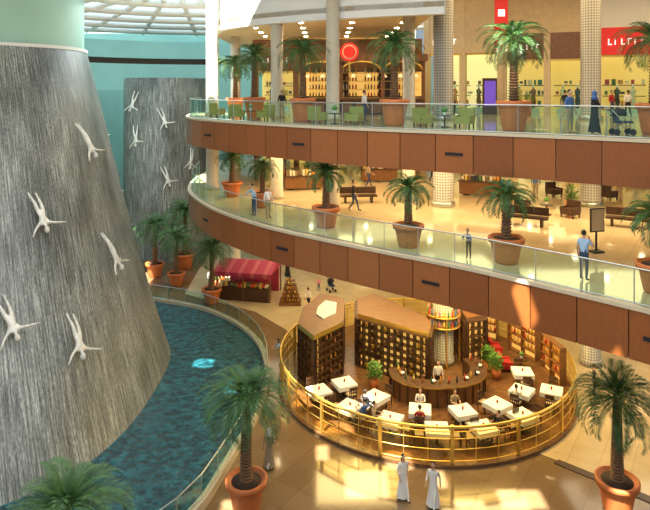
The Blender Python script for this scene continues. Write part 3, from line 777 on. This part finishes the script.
for i, (x, y) in enumerate(tabs):
    a = math.atan2(y-CY, x-CX)+random.uniform(-.12, .12)
    if i in (4, 5, 6, 7): a += math.pi/2+.0*i
    TA.append(a)
    put('dining_table', TB, (x, y, .15), a)
    for sd in (-1, 1):
        lx, ly = 0, sd*.80
        put('dining_chair', CH, (x+lx*math.cos(a)-ly*math.sin(a), y+lx*math.sin(a)+ly*math.cos(a), .15), a+(0 if sd > 0 else math.pi))
for i, sd, tp in [(1, 1, M_blue), (4, -1, M_black), (5, 1, M_wcloth), (5, -1, M_red), (9, 1, M_black), (11, -1, M_wcloth), (6, 1, M_khaki), (2, -1, M_khaki)]:
    x, y = tabs[i]; a = TA[i]; ly = sd*.82
    person('seated_diner', x-ly*math.sin(a), y+ly*math.cos(a), .17, a+(0 if sd > 0 else math.pi), 1, J=P_sit, top=tp, bottom=M_denim)
def armchair_mesh(m):
    b = MB(); b.box((0, 0, .28), (.75, .7, .22), m); b.box((0, .3, .6), (.75, .16, .6), m)
    for x in (-.34, .34):
        b.box((x, 0, .45), (.12, .7, .25), m)
        for y in (-.28, .28): b.box((x, y, .09), (.06, .06, .18), M_dwood)
    b.box((0, -.05, .43), (.56, .56, .12), m)
    return b.mesh('armchair')
AR = armchair_mesh(M_red); AO = armchair_mesh(M_olive); AB = armchair_mesh(M_dwood)
for x, y, a in [(10.2, 34.0, 1.5), (10.2, 36.0, 1.6), (8.4, 39.4, 3.0), (6.2, 39.9, 3.1)]: put('armchair', AR, (x, y, .15), a)
for x, y, a in [(-5.2, 35.3, .5), (-3.4, 34.5, -.6), (-.4, 31.6, .6), (1.5, 30.8, -.5), (-6.9, 38.5, 1.2), (4.7, 28.7, .4), (6.5, 28.0, -.6)]: put('armchair', AO, (x, y, Z3), a)
for x, y, a in [(11, 33.4, 1), (13.0, 31.8, -1), (14.5, 38, .4), (17.5, 37, 2)]: put('armchair', AB, (x, y, Z2), a)
def ctable():
    b = MB(); b.lathe([(.25, 0), (.25, .03), (.04, .05), (.04, .5), (.36, .52), (.36, .56)], M_dwood, n=20)
    b.lathe([(.07, 0), (.09, .12), (.05, .16)], M_white, (0, 0, .56), 10); b.sphere((0, 0, .82), .14, M_leaf2, 8, 6); return b.mesh('coffee_table')
CT = ctable()
for x, y, z in [(11.2, 34.2, .15), (-4.3, 34.7, Z3), (.5, 30.9, Z3), (5.6, 28.1, Z3), (12.0, 32.5, Z2)]: put('coffee_table', CT, (x, y, z))
def shrub():
    b = MB(); b.lathe([(.2, 0), (.28, .5), (.24, .5), (.01, .46)], M_terra, n=16)
    for i in range(240):
        a = random.uniform(0, 6.28); r = random.uniform(0, .36); z = .5+random.uniform(0, .95)*(1-r*.9); p = Vector((r*math.cos(a), r*math.sin(a), z))
        d = Vector((math.cos(a), math.sin(a), random.uniform(-.2, .9))).normalized()*.2; sd = Vector((-math.sin(a), math.cos(a), .2))*.05
        b.face([b.vert(p), b.vert(p+d*.5+sd), b.vert(p+d), b.vert(p+d*.5-sd)], M_leaf2)
    return b.mesh('potted_shrub')
SH = shrub()
for x, y, z in [(9.4, 33.0, .15), (9.2, 33.9, .15), (2.6, 31.9, .15), (-8.9, 49.0, .02), (-8.6, 50.2, .02), (13.8, 33.8, Z2), (-1.4, 44, Z2), (8.2, 44.5, Z3), (14.2, 42, Z3)]: put('potted_shrub', SH, (x, y, z), x)

# market kiosk with magenta awning
b = MB(); W, Dp, H = 4.2, 3.0, 2.2
for x in (-W/2, 0, W/2):
    for y in (-Dp/2, Dp/2): b.box((x, y, H/2), (.1, .1, H), M_mwood)
nst = 14
for i in range(nst):
    x0 = -W/2-.2+(W+.4)*i/nst; x1 = x0+(W+.4)/nst
    m = M_magenta if i % 3 else M_pinkst
    b.quad([(x0, -Dp/2-.3, H), (x1, -Dp/2-.3, H), (x1, 0, H+.55), (x0, 0, H+.55)], m)
    b.quad([(x0, 0, H+.55), (x1, 0, H+.55), (x1, Dp/2+.3, H), (x0, Dp/2+.3, H)], m)
    b.face([b.vert((x0, -Dp/2-.3, H)), b.vert((x0, -Dp/2-.3, H-.28)), b.vert(((x0+x1)/2, -Dp/2-.3, H-.4)), b.vert((x1, -Dp/2-.3, H-.28)), b.vert((x1, -Dp/2-.3, H))], m)
for sx in (-1, 1):
    x = sx*(W/2+.2); b.face([b.vert((x, -Dp/2-.3, H)), b.vert((x, Dp/2+.3, H)), b.vert((x, 0, H+.55))], M_magenta)
b.box((0, -Dp/2+.3, .5), (W-.2, .7, 1.0), M_dwood); b.box((0, Dp/2-.2, 1), (W-.2, .2, 2), M_magenta)
for i in range(18): b.box((-W/2+.3+i*.21, -Dp/2+.3, 1.1+random.uniform(0, .12)), (.18, .5, random.uniform(.15, .4)), random.choice(GOODS))
b.build('market_stall', (-5.9, 46.9, .02), -.2)
b = MB()
for k in range(6):
    b.box((0, 0, .2+k*.3), (1.5-.15*k, 1.2-.15*k, .05), M_mwood)
    for i in range(7-k): b.sphere((-.6+.07*k+i*.2, -.3+.04*k, .32+k*.3), (.09, .09, .11), random.choice([M_gold, GOODS[5], GOODS[6]]), 8, 5)
b.box((0, .1, 1), (.08, .08, 2), M_dwood); b.box((0, 0, .1), (1.6, 1.3, .2), M_mwood); b.build('merchandise_stand', (-2.6, 45.0, .02))
for x, y, a in [(-1.5, 41, .2), (4, 44.5, 0), (10, 38.5, -.4)]:
    b = MB(); b.box((0, 0, .5), (2.6, 1.0, .8), M_mwood); b.box((0, 0, .92), (2.8, 1.2, .06), M_dwood)
    for sx in (-1.2, 1.2): b.box((sx, 0, 1.5), (.08, .08, 1.3), M_dwood)
    b.box((0, 0, 2.2), (3.0, 1.5, .12), M_roofbrown)
    for i in range(11): b.box((-1.1+i*.22, 0, 1.1), (.16, .6, random.uniform(.15, .5)), random.choice(GOODS))
    for sx in (-.9, .9): b.box((sx, 0, .06), (.3, .8, .12), M_black)
    b.build('retail_cart', (x, y, Z2), a)
b = MB(); b.box((0, 0, .03), (.5, .4, .06), M_black); b.box((0, 0, .6), (.06, .06, 1.2), M_black); b.box((0, -.05, 1.35), (.7, .06, 1.0), M_dwood); b.box((0, -.09, 1.35), (.6, .02, .88), M_creamwall); b.build('sign_stand', (11.3, 25.0, Z2), .3)
for x, y, a in [(10, 30, -.5), (15, 29.5, -.5), (2, 36, .1)]:
    b = MB(); b.box((0, 0, .42), (2.2, .55, .1), M_dwood); b.box((-.8, 0, .19), (.12, .45, .38), M_dwood); b.box((.8, 0, .19), (.12, .45, .38), M_dwood); b.box((0, .26, .7), (2.2, .06, .4), M_dwood); b.build('bench', (x, y, Z2), a)

# ---------------------------------------------------------------- lights
def area(name, loc, sx, sy, w, col, rot=(0, 0, 0)):
    l = bpy.data.lights.new(name, 'AREA'); l.shape = 'RECTANGLE'; l.size = sx; l.size_y = sy; l.energy = w; l.color = col
    o = bpy.data.objects.new(name, l); COL.objects.link(o); o.location = loc; o.rotation_euler = rot
WARM = (1, .74, .38)
area('daylight_fill', (-3, 14, 24.3), 22, 26, 4600, (.92, .99, 1))  # unseen lamp added below the atrium roof as ambient daylight fill
area('daylight_fill', (-12, 46, 22.0), 8, 8, 1500, (.88, .98, 1))  # added lamp, brightens the far end beneath the skylight
for x, y in ((-1, 38), (6, 33), (14, 30)): area('gallery_ceiling_light', (x, y, Z3-1.85), 7, 6, 620, WARM)
area('gallery_ceiling_light', (10, 42, Z3-1.85), 16, 5, 560, WARM)
for x, y, z in ((0, 42, 20.3), (11, 36, 23), (19, 33, 23)): area('gallery_ceiling_light', (x, y, z), 8, 6, 600, WARM)
for x, y in ((2, 36), (9, 33), (5, 30)): area('restaurant_ceiling_light', (x, y, Z2-1.8), 5, 4, 1000, (1, .72, .28))
area('ground_ceiling_light', (-1, 48, Z2-1.8), 10, 8, 700, (1, .8, .5)); area('ground_ceiling_light', (17, 30, Z2-1.8), 6, 12, 750, (1, .86, .6))
sl = bpy.data.lights.new('sun', 'SUN'); sl.energy = 30; sl.angle = .01; sl.color = (1, .94, .82)
so = bpy.data.objects.new('sun', sl); COL.objects.link(so); so.rotation_euler = Vector((.25, .42, -.87)).to_track_quat('-Z', 'Y').to_euler()
w = bpy.data.worlds.new('World'); S.world = w; w.use_nodes = True
bg = w.node_tree.nodes['Background']; bg.inputs[0].default_value = (.72, .88, 1, 1); bg.inputs[1].default_value = .5

cam = bpy.data.cameras.new('camera'); co = bpy.data.objects.new('camera', cam); COL.objects.link(co)
co.location = (0, 0, 16); co.rotation_euler = (math.pi/2, 0, 0)
cam.sensor_fit = 'HORIZONTAL'; cam.sensor_width = 36; cam.lens = 600/650*36; cam.shift_y = -(255-90)/650
cam.clip_end = 300
S.camera = co
